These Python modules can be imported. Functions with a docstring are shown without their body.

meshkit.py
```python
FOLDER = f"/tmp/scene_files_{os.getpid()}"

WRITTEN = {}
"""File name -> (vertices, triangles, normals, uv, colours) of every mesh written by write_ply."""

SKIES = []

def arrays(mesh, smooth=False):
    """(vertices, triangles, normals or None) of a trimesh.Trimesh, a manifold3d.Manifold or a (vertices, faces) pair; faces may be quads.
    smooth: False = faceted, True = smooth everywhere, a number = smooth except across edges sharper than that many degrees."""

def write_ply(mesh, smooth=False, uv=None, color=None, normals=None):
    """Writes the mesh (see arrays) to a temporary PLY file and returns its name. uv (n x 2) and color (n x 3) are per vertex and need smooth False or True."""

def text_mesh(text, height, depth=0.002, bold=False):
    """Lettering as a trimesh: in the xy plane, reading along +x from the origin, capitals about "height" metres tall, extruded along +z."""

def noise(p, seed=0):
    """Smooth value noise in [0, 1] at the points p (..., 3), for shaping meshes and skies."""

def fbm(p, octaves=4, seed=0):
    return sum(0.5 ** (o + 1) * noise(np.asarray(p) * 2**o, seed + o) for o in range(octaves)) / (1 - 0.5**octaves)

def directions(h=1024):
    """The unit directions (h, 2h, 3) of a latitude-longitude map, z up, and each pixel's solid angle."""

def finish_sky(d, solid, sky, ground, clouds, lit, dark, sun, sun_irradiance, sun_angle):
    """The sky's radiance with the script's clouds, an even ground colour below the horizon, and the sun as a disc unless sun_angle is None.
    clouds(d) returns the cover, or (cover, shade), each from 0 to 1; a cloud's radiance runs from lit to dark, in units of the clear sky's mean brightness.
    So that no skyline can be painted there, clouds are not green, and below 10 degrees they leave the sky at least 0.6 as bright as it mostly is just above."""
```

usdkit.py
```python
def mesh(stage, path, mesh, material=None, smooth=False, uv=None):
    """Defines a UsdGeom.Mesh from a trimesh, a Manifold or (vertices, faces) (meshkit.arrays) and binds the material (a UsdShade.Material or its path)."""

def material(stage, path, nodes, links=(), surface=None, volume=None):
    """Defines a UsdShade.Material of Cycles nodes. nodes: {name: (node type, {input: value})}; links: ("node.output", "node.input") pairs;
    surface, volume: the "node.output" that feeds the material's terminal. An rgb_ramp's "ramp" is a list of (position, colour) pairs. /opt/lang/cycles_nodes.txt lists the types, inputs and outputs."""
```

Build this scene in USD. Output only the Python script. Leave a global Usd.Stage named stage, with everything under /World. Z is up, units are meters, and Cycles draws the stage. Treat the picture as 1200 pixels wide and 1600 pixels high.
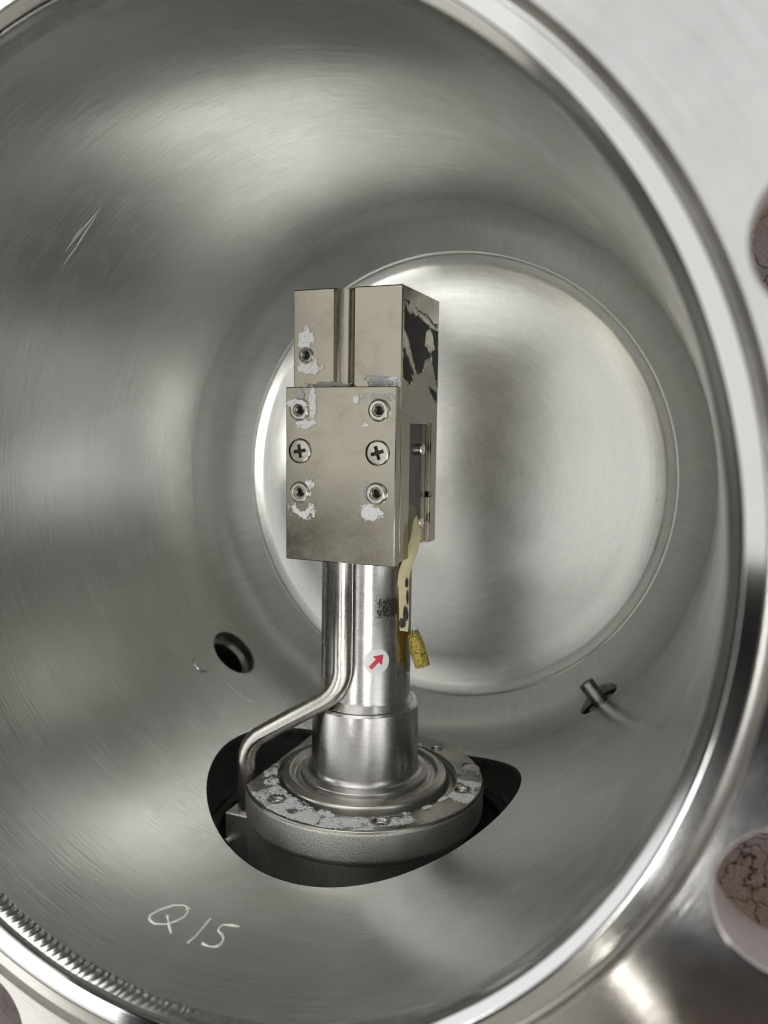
import math, random
import numpy as np, trimesh, manifold3d as m3, shapely
from shapely.geometry import Polygon, Point
import usdkit, meshkit
from pxr import Usd, UsdGeom, UsdLux, UsdShade, Sdf, Gf, Vt

stage = Usd.Stage.CreateInMemory()
UsdGeom.SetStageUpAxis(stage, "Z"); UsdGeom.SetStageMetersPerUnit(stage, 1.0)
stage.SetDefaultPrim(UsdGeom.Xform.Define(stage, "/World").GetPrim())
UsdGeom.Scope.Define(stage, "/World/Looks")
PI = math.pi
# One working unit is the bore radius of the vessel mouth, 100 mm.  The vessel stands upright on the floor, mouth up:
# z = 0 is its flange face, +y the way the cold head points, the vessel axis is x = y = 0.
S, ZOFF = 0.1, 0.24
def W(v): return np.asarray(v, float) * S + [0, 0, ZOFF]

# ---------------------------------------------------------------- camera
def rot(a):
    th = np.linalg.norm(a); k = np.asarray(a) / th
    K = np.array([[0, -k[2], k[1]], [k[2], 0, -k[0]], [-k[1], k[0], 0]])
    return np.eye(3) + math.sin(th) * K + (1 - math.cos(th)) * K @ K
CAM_P, CAM_R = W([0.9514, 0.2019, 1.1952]), rot([-0.1023, 0.3812, 0.0330])
cam = UsdGeom.Camera.Define(stage, "/World/camera")
M = np.eye(4); M[:3, :3] = CAM_R.T; M[3, :3] = CAM_P
cam.AddTransformOp().Set(Gf.Matrix4d(*M.ravel().tolist()))
cam.CreateHorizontalApertureAttr(6.0); cam.CreateVerticalApertureAttr(8.0)
cam.CreateFocalLengthAttr(6.0 * 1257.15 / 1200)
cam.CreateClippingRangeAttr(Gf.Vec2f(0.005, 100))
cam.CreateFStopAttr(3.0); cam.CreateFocusDistanceAttr(0.222)
cam.CreateExposureAttr(1.55)

# ---------------------------------------------------------------- light: unseen ceiling lights and windows of a workshop, plus added fill panels
def area_light(name, centre, target, w, h, radiance, color):
    l = UsdLux.RectLight.Define(stage, "/World/" + name)
    c, t = np.array(centre, float), np.array(target, float)
    z = c - t; z /= np.linalg.norm(z)
    up = np.array([0, 1, 0.001]) if abs(z[1]) < 0.95 else np.array([1, 0, 0.])
    x = np.cross(up, z); x /= np.linalg.norm(x); y = np.cross(z, x)
    m = np.eye(4); m[0, :3], m[1, :3], m[2, :3], m[3, :3] = x, y, z, c
    l.AddTransformOp().Set(Gf.Matrix4d(*m.ravel().tolist()))
    l.CreateWidthAttr(w); l.CreateHeightAttr(h); l.CreateIntensityAttr(radiance); l.CreateColorAttr(Gf.Vec3f(*color)); l.CreateNormalizeAttr(False)
def ceiling(name, x0, x1, y0, y1, L, col, z=2.24): area_light(name, ((x0 + x1) / 2, (y0 + y1) / 2, z), ((x0 + x1) / 2, (y0 + y1) / 2, 0), x1 - x0, y1 - y0, L, col)
ceiling("ceiling_light_main", -0.35, 0.60, -0.30, 2.3, 0.36, (0.985, 1.0, 0.99))
ceiling("ceiling_light_left", -1.25, -0.36, -0.25, 2.4, 0.42, (1.0, 1.0, 0.97))
ceiling("ceiling_light_near", -0.85, -0.36, -0.68, -0.26, 0.36, (1.0, 0.99, 0.95))
ceiling("ceiling_lamp_back", -0.50, -0.03, -1.10, -0.70, 4.0, (1.0, 0.99, 0.97))
ceiling("ceiling_lamp_right", 0.85, 1.35, -0.95, -0.12, 5.0, (1.0, 0.99, 0.97))
ceiling("ceiling_light_far_right", 0.64, 2.6, 0.0, 2.4, 0.10, (1.0, 0.97, 0.92))
ceiling("ceiling_light_back_left", -2.2, -0.10, -3.8, -1.15, 0.14, (1.0, 0.93, 0.82))
ceiling("photographer_dim_panel", -0.08, 2.5, -4.4, -1.4, 0.026, (1.0, 0.74, 0.62))  # dim brown panel standing in for the photographer's dark reflection
area_light("window_light_left", (-2.9, 1.1, 2.25), (0, 0, 0.2), 1.5, 1.0, 2.4, (0.95, 0.99, 1.0))
area_light("window_light_far_left", (-2.6, -1.8, 1.6), (0, 0, 0.2), 1.6, 2.0, 0.28, (0.97, 0.98, 1.0))
area_light("added_fill_low_right", (3.2, 0.4, 0.75), (0.1, 0, 0.1), 3.0, 1.1, 1.1, (1.0, 0.98, 0.96))  # added fill with no known source, lights the floor under the flange
area_light("added_fill_front", (0.0, 3.1, 2.0), (0, 0, 0.1), 3.2, 1.3, 1.0, (0.98, 1.0, 0.99))  # added fill with no known source, brightens the grease and lower wall
area_light("wall_fill_low_front", (0, 3.2, 0.95), (0, 0, 0.2), 4.5, 1.4, 0.34, (0.97, 0.99, 1.0))  # added panel for light off the unseen front room wall
area_light("wall_fill_low_left", (-3.2, 0.45, 0.85), (0, 0, 0.2), 2.6, 1.4, 0.42, (0.98, 1.0, 1.0))  # added panel for light off the unseen left room wall, lightens the chamfer
area_light("wall_fill_low_back_left", (-2.8, -2.0, 0.9), (0, 0, 0.2), 3.4, 1.6, 0.26, (1.0, 0.95, 0.85))  # added tan fill for the unseen room wall, keeps the chamfer from going black
area_light("added_fill_low_back_right", (2.6, -2.5, 0.85), (0, 0, 0.2), 2.6, 1.3, 0.30, (1.0, 0.96, 0.9))  # added low fill with no known source, lightens the upper-left chamfer
area_light("desk_lamp", (-0.03, -1.27, 2.0), (0, 0, 0.2), 0.05, 0.05, 5.0, (1.0, 0.97, 0.86))

# ---------------------------------------------------------------- helpers: materials
def look(name, nodes, links, surface="p.BSDF"): return usdkit.material(stage, "/World/Looks/" + name, nodes, links, surface)
def metal(name, color, rough=0.3, aniso=0.0, axis="z", centre=(0, 0, 0), run="round", streak=1500., bump=0.12, var=0.12, speck=0.0, stain=(0.3, 0.25, 0.18), stain_amt=0.0, metallic=1.0, cross=False, fine=120., rvar=0.08, lo=0.45, hi=0.6, grain=900., gvar=None, gro=0.08):
    gvar = var * .55 if gvar is None else gvar
    """Machined or brushed metal.  Grain runs round the axis ('round'), along it ('along'), or not at all ('none')."""
    n = {"g": ("geometry", {}), "s": ("vector_math", {"math_type": "subtract", "vector2": centre}), "x": ("separate_xyz", {})}
    L = [("g.position", "s.vector1"), ("s.vector", "x.vector")]
    a, b, c = ("x", "y", "z") if axis == "z" else ("x", "z", "y")
    def mth(k, op, u=None, v=None, v2=None):
        d = {"math_type": op}
        if v2 is not None: d["value2"] = v2
        n[k] = ("math", d)
        if u: L.append((u, k + ".value1"))
        if v: L.append((v, k + ".value2"))
        return k + ".value"
    na = mth("na", "multiply", "x." + a, v2=-1.0); nb = mth("nb", "multiply", "x." + b, v2=-1.0)
    th = mth("th", "arctan2", nb, na)
    aa = mth("aa", "multiply", "x." + a, "x." + a); bb = mth("bb", "multiply", "x." + b, "x." + b)
    r = mth("rr", "sqrt", mth("ab", "add", aa, bb))
    t_s = mth("ts", "multiply", th, v2=5.0 if run == "round" else 70.0)
    r_s = mth("rs", "multiply", r, v2=streak if run == "round" else streak * .04); c_s = mth("cs", "multiply", "x." + c, v2=streak if run == "round" else streak * .04)
    n["cv"] = ("combine_xyz", {}); L.extend([(t_s, "cv.x"), (r_s, "cv.y"), (c_s, "cv.z")])
    n["grain"] = ("noise_texture", {"scale": 1.0, "detail": 3.0, "roughness": 0.65})
    L.append(("cv.vector", "grain.vector") if run != "none" else ("s.vector", "grain.vector"))
    if run == "none": n["grain"] = ("noise_texture", {"scale": grain, "detail": 3.0, "roughness": 0.6})
    n["cloud"] = ("noise_texture", {"scale": 34.0, "detail": 4.0, "roughness": 0.6}); L.append(("s.vector", "cloud.vector"))
    n["spot"] = ("noise_texture", {"scale": fine, "detail": 5.0, "roughness": 0.7, "distortion": 0.6}); L.append(("s.vector", "spot.vector"))
    # colour: a little tone from grain and clouds, then stains
    n["r1"] = ("map_range", {"from_min": .3, "from_max": .7, "to_min": 1 - var, "to_max": 1 + var * .5}); L.append(("cloud.fac", "r1.value"))
    n["r2"] = ("map_range", {"from_min": .3, "from_max": .7, "to_min": 1 - gvar, "to_max": 1 + gvar * .55}); L.append(("grain.fac", "r2.value"))
    tone = mth("tone", "multiply", "r1.result", "r2.result")
    n["base"] = ("vector_math", {"math_type": "scale", "vector1": color}); L.append((tone, "base.scale"))
    n["st"] = ("map_range", {"from_min": lo, "from_max": hi, "to_min": 0.0, "to_max": stain_amt, "clamp": True}); L.append(("spot.fac", "st.value"))
    n["mx"] = ("mix", {"color2": stain}); L.extend([("base.vector", "mx.color1"), ("st.result", "mx.fac")])
    n["ro"] = ("map_range", {"from_min": .3, "from_max": .7, "to_min": rough - rvar, "to_max": rough + rvar}); L.append(("cloud.fac", "ro.value"))
    ro2 = mth("ro2", "multiply_add", "grain.fac", v2=gro); L.append(("ro.result", "ro2.value3"))
    n["bu"] = ("bump", {"strength": bump, "distance": 0.0004}); L.append(("grain.fac", "bu.height"))
    n["p"] = ("principled_bsdf", {"metallic": metallic, "anisotropic": aniso})
    L.extend([("mx.color", "p.base_color"), (ro2, "p.roughness"), ("bu.normal", "p.normal")])
    if aniso:                                                        # highlight spreads across the grain
        n["tv"] = ("combine_xyz", {})
        if run == "round" and cross: L.extend([("x." + a, "tv.x"), ("x." + b, "tv." + b)])          # on a flat face: radially
        else: n["tv"] = ("combine_xyz", {c: 1.0})
        n["tn"] = ("vector_math", {"math_type": "normalize"}); L.extend([("tv.vector", "tn.vector1"), ("tn.vector", "p.tangent")])
    return look(name, n, L)
def film_look(name, color, rough=0.5, metallic=0.0, scale=1500., soft=1.0, cover=1.0):
    """A crust that thins out: its coverage (carried in the mesh's uv) fades through fine grains."""
    n = {"g": ("geometry", {}), "uv": ("texture_coordinate", {}), "su": ("separate_xyz", {}), "n": ("noise_texture", {"scale": scale, "detail": 4.0, "roughness": .7}), "r": ("map_range", {"from_min": .25, "from_max": .75, "to_min": .75, "to_max": 1.1}),
         "nn": ("map_range", {"from_min": .3, "from_max": .7, "to_min": -.55, "to_max": .55}), "ad": ("math", {"math_type": "add"}), "al": ("map_range", {"range_type": "smoothstep", "from_min": .5 - .3 * soft, "from_max": .5 + .3 * soft, "to_min": 0.0, "to_max": cover, "clamp": True}),
         "b": ("vector_math", {"math_type": "scale", "vector1": color}), "bu": ("bump", {"strength": .6, "distance": 0.0005}), "p": ("principled_bsdf", {"roughness": rough, "metallic": metallic})}
    return look(name, n, [("g.position", "n.vector"), ("n.fac", "r.value"), ("r.result", "b.scale"), ("b.vector", "p.base_color"), ("n.fac", "bu.height"), ("bu.normal", "p.normal"), ("uv.UV", "su.vector"),
                          ("n.fac", "nn.value"), ("su.x", "ad.value1"), ("nn.result", "ad.value2"), ("ad.value", "al.value"), ("al.result", "p.alpha")])
def plain(name, color, rough=0.6, metallic=0.0, scale=700., bump=0.3, var=0.15, **kw):
    n = {"g": ("geometry", {}), "n": ("noise_texture", {"scale": scale, "detail": 4.0, "roughness": .65}), "r": ("map_range", {"from_min": .3, "from_max": .7, "to_min": 1 - var, "to_max": 1 + var}),
         "b": ("vector_math", {"math_type": "scale", "vector1": color}), "bu": ("bump", {"strength": bump, "distance": 0.0006}), "p": ("principled_bsdf", {"roughness": rough, "metallic": metallic, **kw})}
    return look(name, n, [("g.position", "n.vector"), ("n.fac", "r.value"), ("r.result", "b.scale"), ("b.vector", "p.base_color"), ("n.fac", "bu.height"), ("bu.normal", "p.normal")])
PZ = -1.045
HEAD = tuple(W([0, 0, PZ]))
STEEL = (0.70, 0.705, 0.688)
m_wall = metal("vessel_wall_steel", STEEL, 0.185, 0.45, "z", run="round", streak=1300, bump=0.16, metallic=0.95, gvar=.09, var=0.05, stain=(0.46, 0.45, 0.40), stain_amt=0.25, fine=22, lo=0.52, hi=0.75, rvar=0.035)
m_dish = metal("vessel_dish_steel", (0.64, 0.636, 0.605), 0.29, 0.15, "z", cross=True, metallic=0.97, gvar=.05, run="round", streak=1100, bump=0.07, var=0.05, stain=(0.32, 0.30, 0.27), stain_amt=0.45, fine=170, lo=0.67, hi=0.72, rvar=0.04)
m_knuckle = metal("vessel_knuckle_steel", (0.68, 0.685, 0.655), 0.345, 0.1, "z", metallic=0.96, gvar=.06, run="along", streak=1500, bump=0.06, var=0.05, cross=True, rvar=0.03)
m_lip = metal("sealing_lip_steel", (0.65, 0.645, 0.63), 0.085, 0.4, "z", run="round", streak=2200, bump=0.02, var=0.04, cross=True, rvar=0.015, gro=.02)
m_groove = metal("groove_steel", (0.55, 0.535, 0.51), 0.26, 0.3, "z", run="round", streak=2200, bump=0.05, var=0.06, cross=True)
m_hole = metal("bolt_hole_steel", (0.62, 0.59, 0.59), 0.42, run="none", bump=0.1, metallic=0.45)
m_recess_shade = metal("recess_shade_metal", (0.06, 0.054, 0.042), 0.3, run="none", bump=0.1, metallic=0.7)  # near-black colour holds the shade of the block's side slot
m_flange = metal("flange_steel", (0.64, 0.63, 0.62), 0.085, 0.75, "z", run="round", streak=2200, bump=0.05, var=0.14, gvar=.10, cross=True, rvar=0.025, gro=.04, stain=(0.5, 0.49, 0.46), stain_amt=0.3, fine=60, lo=0.5, hi=0.7)
m_bead = metal("weld_bead_steel", (0.60, 0.59, 0.57), 0.25, run="none", bump=0.05, var=0.1)
m_nickel = metal("nickel_block", (0.345, 0.322, 0.262), 0.16, run="none", bump=0.018, var=0.07, stain=(0.22, 0.195, 0.14), stain_amt=0.32, fine=105, lo=0.5, hi=0.64)
m_column = metal("column_steel", (0.54, 0.52, 0.505), 0.22, 0.7, "y", HEAD, "round", 2500, 0.10, 0.1)
m_cast = metal("cast_flange_metal", (0.76, 0.73, 0.69), 0.44, run="none", bump=0.45, var=0.14, grain=2400., gvar=.3)
m_ring = metal("turned_ring_steel", (0.52, 0.50, 0.465), 0.26, 0.4, "y", HEAD, "round", 2500, 0.06, 0.1, cross=True)
m_face = metal("machined_face_metal", (0.40, 0.385, 0.34), 0.28, run="none", bump=0.08, var=0.15, fine=150, stain=(0.22, 0.21, 0.18), stain_amt=.5, lo=.5, hi=.62)
m_tube = metal("tube_steel", (0.60, 0.57, 0.53), 0.24, run="none", bump=0.10, var=0.12, stain=(0.2, 0.17, 0.14), stain_amt=0.7, fine=420, lo=0.62, hi=0.68)
m_screw = metal("screw_steel", (0.55, 0.52, 0.46), 0.26, run="none", bump=0.08, var=0.1)
m_bright = metal("bright_screw_steel", (0.75, 0.74, 0.72), 0.22, run="none", bump=0.04, var=0.05)
m_dark = plain("dark_steel_and_shade", (0.02, 0.019, 0.018), 0.45, 0.3, 500, 0.2)  # dark parts, also the painted shade in screw crosses and stud seat
m_thread = metal("thread_steel", (0.35, 0.33, 0.30), 0.3, run="none", bump=0.05)
m_grease = film_look("dried_grease", (0.84, 0.84, 0.83), soft=1.5, cover=.93)
m_grease_thin = film_look("thin_grease_film", (0.50, 0.50, 0.49), 0.4, 0.2, 1200., 1.2, .8)
m_smut = film_look("dark_smudge_film", (0.022, 0.02, 0.017), 0.55, 0.0, 1700., .9, .95)
m_residue = plain("dark_adhesive_residue", (0.020, 0.018, 0.015), 0.55, 0.0, 1500, 0.6, 0.5)
m_scribe = plain("scribed_bright_metal", (0.85, 0.84, 0.79), 0.45, 0.0, 900, 0.2)
m_paper = plain("cream_tape", (0.52, 0.47, 0.27), 0.45, 0.0, 300, 0.15, 0.1)
m_amber = plain("amber_film", (0.11, 0.07, 0.008), 0.3, 0.0, 60, 0.05, 0.25)
m_white = plain("white_sticker", (0.78, 0.78, 0.78), 0.35, 0.0, 300, 0.05, 0.03)
m_red = plain("red_print", (0.62, 0.03, 0.07), 0.4, 0.0, 300, 0.05, 0.06)

def speckled():
    n = {"g": ("geometry", {}), "v": ("noise_texture", {"scale": 1500.0, "detail": 4.0, "roughness": .75}), "r": ("rgb_ramp", {"ramp": [(0.0, (0.02, 0.016, 0.006)), (0.40, (0.05, 0.04, 0.01)), (0.47, (0.40, 0.30, 0.045)), (0.62, (0.52, 0.41, 0.09)), (1, (0.6, 0.52, 0.18))]}),
         "bu": ("bump", {"strength": .7, "distance": 0.0005}), "p": ("principled_bsdf", {"roughness": .55})}
    return look("speckled_yellow_tape", n, [("g.position", "v.vector"), ("v.fac", "r.fac"), ("r.color", "p.base_color"), ("v.fac", "bu.height"), ("bu.normal", "p.normal")])
m_speck = speckled()
def floor_look():
    n = {"g": ("geometry", {}), "w": ("noise_texture", {"scale": 60.0, "detail": 4.0, "roughness": .6}), "ws": ("vector_math", {"math_type": "scale", "scale": 0.016}),
         "wa": ("vector_math", {"math_type": "add"}), "v": ("voronoi_texture", {"feature": "distance_to_edge", "scale": 60.0}), "v2": ("voronoi_texture", {"feature": "distance_to_edge", "scale": 330.0}),
         "c": ("rgb_ramp", {"ramp": [(0, (0.012, 0.012, 0.012)), (0.008, (0.06, 0.055, 0.05)), (0.022, (0.9, 0.9, 0.9)), (1, (1, 1, 1))]}),
         "c2": ("rgb_ramp", {"ramp": [(0, (0.62, 0.60, 0.58)), (0.05, (0.86, 0.85, 0.84)), (0.2, (1, 1, 1)), (1, (1, 1, 1))]}),
         "t": ("noise_texture", {"scale": 18.0, "detail": 3.0}), "tc": ("rgb_ramp", {"ramp": [(0.35, (0.20, 0.118, 0.080)), (0.5, (0.225, 0.152, 0.122)), (0.62, (0.23, 0.185, 0.178))]}),
         "f": ("noise_texture", {"scale": 1400.0, "detail": 3.0, "roughness": .7}), "fr": ("map_range", {"from_min": .3, "from_max": .7, "to_min": .55, "to_max": 1.25}),
         "m1": ("mix", {"mix_type": "multiply", "fac": 1.0}), "m2": ("mix", {"mix_type": "multiply", "fac": 1.0}), "sc": ("vector_math", {"math_type": "scale"}),
         "h": ("math", {"math_type": "add"}), "bu": ("bump", {"strength": .8, "distance": 0.002}), "p": ("principled_bsdf", {"roughness": .6})}
    L = [("g.position", "w.vector"), ("w.color", "ws.vector1"), ("g.position", "wa.vector1"), ("ws.vector", "wa.vector2"), ("wa.vector", "v.vector"), ("wa.vector", "v2.vector"), ("v.distance", "c.fac"), ("v2.distance", "c2.fac"),
         ("g.position", "t.vector"), ("t.fac", "tc.fac"), ("tc.color", "m1.color1"), ("c.color", "m1.color2"), ("m1.color", "m2.color1"), ("c2.color", "m2.color2"), ("g.position", "f.vector"), ("f.fac", "fr.value"), ("m2.color", "sc.vector1"), ("fr.result", "sc.scale"),
         ("sc.vector", "p.base_color"), ("f.fac", "h.value1"), ("v2.distance", "h.value2"), ("h.value", "bu.height"), ("bu.normal", "p.normal")]
    return look("cracked_leather_floor", n, L)
m_floor = floor_look()

# ---------------------------------------------------------------- helpers: objects
_names, LOC = {}, {}
def numbered(parent, name):
    k = _names.get((parent, name), 0); _names[(parent, name)] = k + 1
    return f"{parent}/{name}" + (f"_{k:03d}" if k else "")
def thing(name, label, cat, loc, group=None, kind=None):
    path = numbered("/World", name); x = UsdGeom.Xform.Define(stage, path); base = W(loc); x.AddTranslateOp().Set(Gf.Vec3d(*base.tolist())); LOC[path] = base
    return tag(x.GetPrim(), label, cat, group, kind)
def tag(p, label=None, cat=None, group=None, kind=None):
    for k, v in (("label", label), ("category", cat), ("group", group), ("kind", kind)):
        if v: p.SetCustomDataByKey(k, v)
    return p
def obj(name, mesh, mat, parent=None, smooth=28, label=None, kind=None, fixn=None):
    """Defines one Mesh prim (vertices in working units) under parent, or under /World."""
    par = str(parent.GetPath()) if parent else "/World"
    path = numbered(par, name); base = np.zeros(3)
    for k, v in LOC.items():
        if path.startswith(k + "/"): base = v
    uv = None
    if isinstance(mesh, tuple) and len(mesh) == 3: uv, mesh, smooth = mesh[2], mesh[:2], True
    v, f, n = meshkit.arrays(mesh, smooth)
    if fixn is not None: n = fixn(v, n)
    m = usdkit.mesh(stage, path, (W(v) - base, f), mat, uv=uv)
    if n is not None:
        m.CreateNormalsAttr(Vt.Vec3fArray.FromNumpy(n.astype(np.float32))); m.SetNormalsInterpolation("vertex")
    return tag(m.GetPrim(), label, None, None, kind)
def tm(man): a = man.to_mesh(); return trimesh.Trimesh(a.vert_properties[:, :3], a.tri_verts, process=False)
def man(t): return m3.Manifold(m3.Mesh(np.asarray(t.vertices, np.float32), np.asarray(t.faces, np.uint32)))
def cat(*ms): return trimesh.util.concatenate([tm(m) if hasattr(m, "to_mesh") else m for m in ms])

def fillet(pts, radii, n=6):
    """Rounds the corners of an open polyline (any dimension)."""
    pts = [np.array(p, float) for p in pts]; out = [pts[0]]
    for i in range(1, len(pts) - 1):
        r = radii[i] if np.ndim(radii) else radii
        a, b, c = pts[i - 1], pts[i], pts[i + 1]; u, v = a - b, c - b; lu, lv = np.linalg.norm(u), np.linalg.norm(v); u, v = u / lu, v / lv
        ang = math.acos(np.clip(u @ v, -1, 1))
        if r <= 0 or ang > PI - .01: out.append(b); continue
        d = min(r / math.tan(ang / 2), .49 * lu, .49 * lv); rr = d * math.tan(ang / 2); w = u + v; w /= np.linalg.norm(w); cc = b + w * rr / math.sin(ang / 2)
        p0, p1 = b + u * d - cc, b + v * d - cc; tot = math.acos(np.clip(p0 @ p1 / rr / rr, -1, 1))
        for t in np.linspace(0, 1, n + 1): out.append(cc + (math.sin((1 - t) * tot) * p0 + math.sin(t * tot) * p1) / math.sin(tot))
    return np.array(out + [pts[-1]])
def rev(pts, n=256, axis="z", centre=(0, 0), closed=True):
    """Surface of revolution of (r, h) points round z, or round the line along y through (x, z) = centre."""
    pts = np.asarray(pts, float); k = len(pts); a = np.arange(n) / n * 2 * PI
    r, h = pts[:, 0], pts[:, 1]
    x = np.outer(np.cos(a), r); y = np.outer(np.sin(a), r); z = np.tile(h, (n, 1))
    v = np.stack([x, y, z], -1).reshape(-1, 3); f = []
    i = np.arange(n)[:, None]; j = np.arange(k if closed else k - 1)[None]
    p00 = i * k + j; p01 = i * k + (j + 1) % k; p10 = (i + 1) % n * k + j; p11 = (i + 1) % n * k + (j + 1) % k
    f = np.vstack([np.stack([p00, p10, p11], -1).reshape(-1, 3), np.stack([p00, p11, p01], -1).reshape(-1, 3)])
    t = trimesh.Trimesh(v, f, process=False)
    t.merge_vertices(digits_vertex=9); t.update_faces(t.nondegenerate_faces())
    if axis == "y":
        w = t.vertices.copy(); t.vertices = np.stack([w[:, 0] + centre[0], w[:, 2], -w[:, 1] + centre[1]], 1)
    if t.is_watertight and t.volume < 0: t.invert()
    return t
def box(x0, x1, y0, y1, z0, z1, b=0.0):
    if not b: return m3.Manifold.cube([x1 - x0, y1 - y0, z1 - z0]).translate([x0, y0, z0])
    pts = []
    for sx in (0, 1):
        for sy in (0, 1):
            for sz in (0, 1):
                c = np.array([(x0, x1)[sx], (y0, y1)[sy], (z0, z1)[sz]]); d = np.array([1 - 2 * sx, 1 - 2 * sy, 1 - 2 * sz]) * b
                pts += [c + d * [1, 1, 0], c + d * [1, 0, 1], c + d * [0, 1, 1]]
    return m3.Manifold.hull_points(np.array(pts))
def cyl(p, d, r, n=48, r2=None):
    """A cylinder from p along d (its length is that of d)."""
    d = np.asarray(d, float); L = np.linalg.norm(d); c = m3.Manifold.cylinder(L, r, r if r2 is None else r2, n)
    T = trimesh.geometry.align_vectors([0, 0, 1], d / L); T[:3, 3] = p
    return c.transform(T[:3, :4])
def along(mesh, p, d):
    """A mesh modelled round +z, moved so that its z axis runs along d from p."""
    t = mesh.copy(); T = trimesh.geometry.align_vectors([0, 0, 1], np.asarray(d, float) / np.linalg.norm(d)); T[:3, 3] = p; t.apply_transform(T); return t
def tube(path, r, n=28, caps=True):
    path = np.asarray(path, float); k = len(path); T = np.gradient(path, axis=0); T /= np.linalg.norm(T, axis=1)[:, None]
    u = np.cross(T[0], [0, 0, 1.0]); u = u if np.linalg.norm(u) > .1 else np.cross(T[0], [1., 0, 0]); u /= np.linalg.norm(u); rings = []
    rad = np.broadcast_to(r, (k,)); a = np.arange(n) / n * 2 * PI
    for i in range(k):
        u = u - T[i] * (u @ T[i]); u /= np.linalg.norm(u); w = np.cross(T[i], u)
        rings.append(path[i] + rad[i] * (np.cos(a)[:, None] * u + np.sin(a)[:, None] * w))
    v = np.vstack(rings + [path[:1], path[-1:]]); i = np.arange(k - 1)[:, None]; j = np.arange(n)[None]; j1 = (j + 1) % n
    f = np.vstack([np.stack([i * n + j, i * n + j1, (i + 1) * n + j1], -1).reshape(-1, 3), np.stack([i * n + j, (i + 1) * n + j1, (i + 1) * n + j], -1).reshape(-1, 3)])
    j = np.arange(n); j1 = (j + 1) % n
    f = np.vstack([f, np.stack([j1, j, 0 * j + k * n], 1), np.stack([(k - 1) * n + j, (k - 1) * n + j1, 0 * j + k * n + 1], 1)])
    return trimesh.Trimesh(v, f, process=False)
def film(mask, place, u, v, thick, seed=0, rough=(60, .6), base=0.0008):
    """A crust lying on a surface: mask(U, V) > 0 says where it is; place(U, V, h) puts it on the surface, h above it."""
    U, V = np.meshgrid(u, v, indexing="ij"); m = mask(U, V)
    q = np.stack([U, V, 0 * U + seed * 3.7], -1)
    h = thick * (np.clip(m * 6, 0, 1) * (1 - rough[1] + rough[1] * 1.6 * meshkit.fbm(q * rough[0], 4, seed)))
    h = np.where(m > 0, h + base, -0.001)
    P = place(U, V, h).reshape(-1, 3); nu, nv = len(u), len(v)
    on = m > 0; i, j = np.meshgrid(np.arange(nu - 1), np.arange(nv - 1), indexing="ij")
    keep = on[i, j] | on[i + 1, j] | on[i, j + 1] | on[i + 1, j + 1]; i, j = i[keep], j[keep]
    a, b, c, d = i * nv + j, (i + 1) * nv + j, (i + 1) * nv + j + 1, i * nv + j + 1
    f = np.vstack([np.stack([a, b, c], 1), np.stack([a, c, d], 1)])
    used, inv = np.unique(f, return_inverse=True); return P[used], inv.reshape(-1, 3), np.c_[np.clip(m.reshape(-1)[used] * 3.2, 0, 1), 0 * used]
def blob(cx, cy, rx, ry, seed, freq=40., amt=1.1, hole=None):
    def m(U, V):
        d = 1 - np.sqrt(((U - cx) / rx) ** 2 + ((V - cy) / ry) ** 2)
        k = d + amt * (meshkit.fbm(np.stack([U * freq, V * freq, 0 * U + seed], -1), 4, seed) - .5)
        if hole is not None: k = np.minimum(k, np.hypot(U - hole[0], V - hole[1]) / hole[2] - 1)
        return np.where(d > -0.6, k, -1)
    return m
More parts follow.
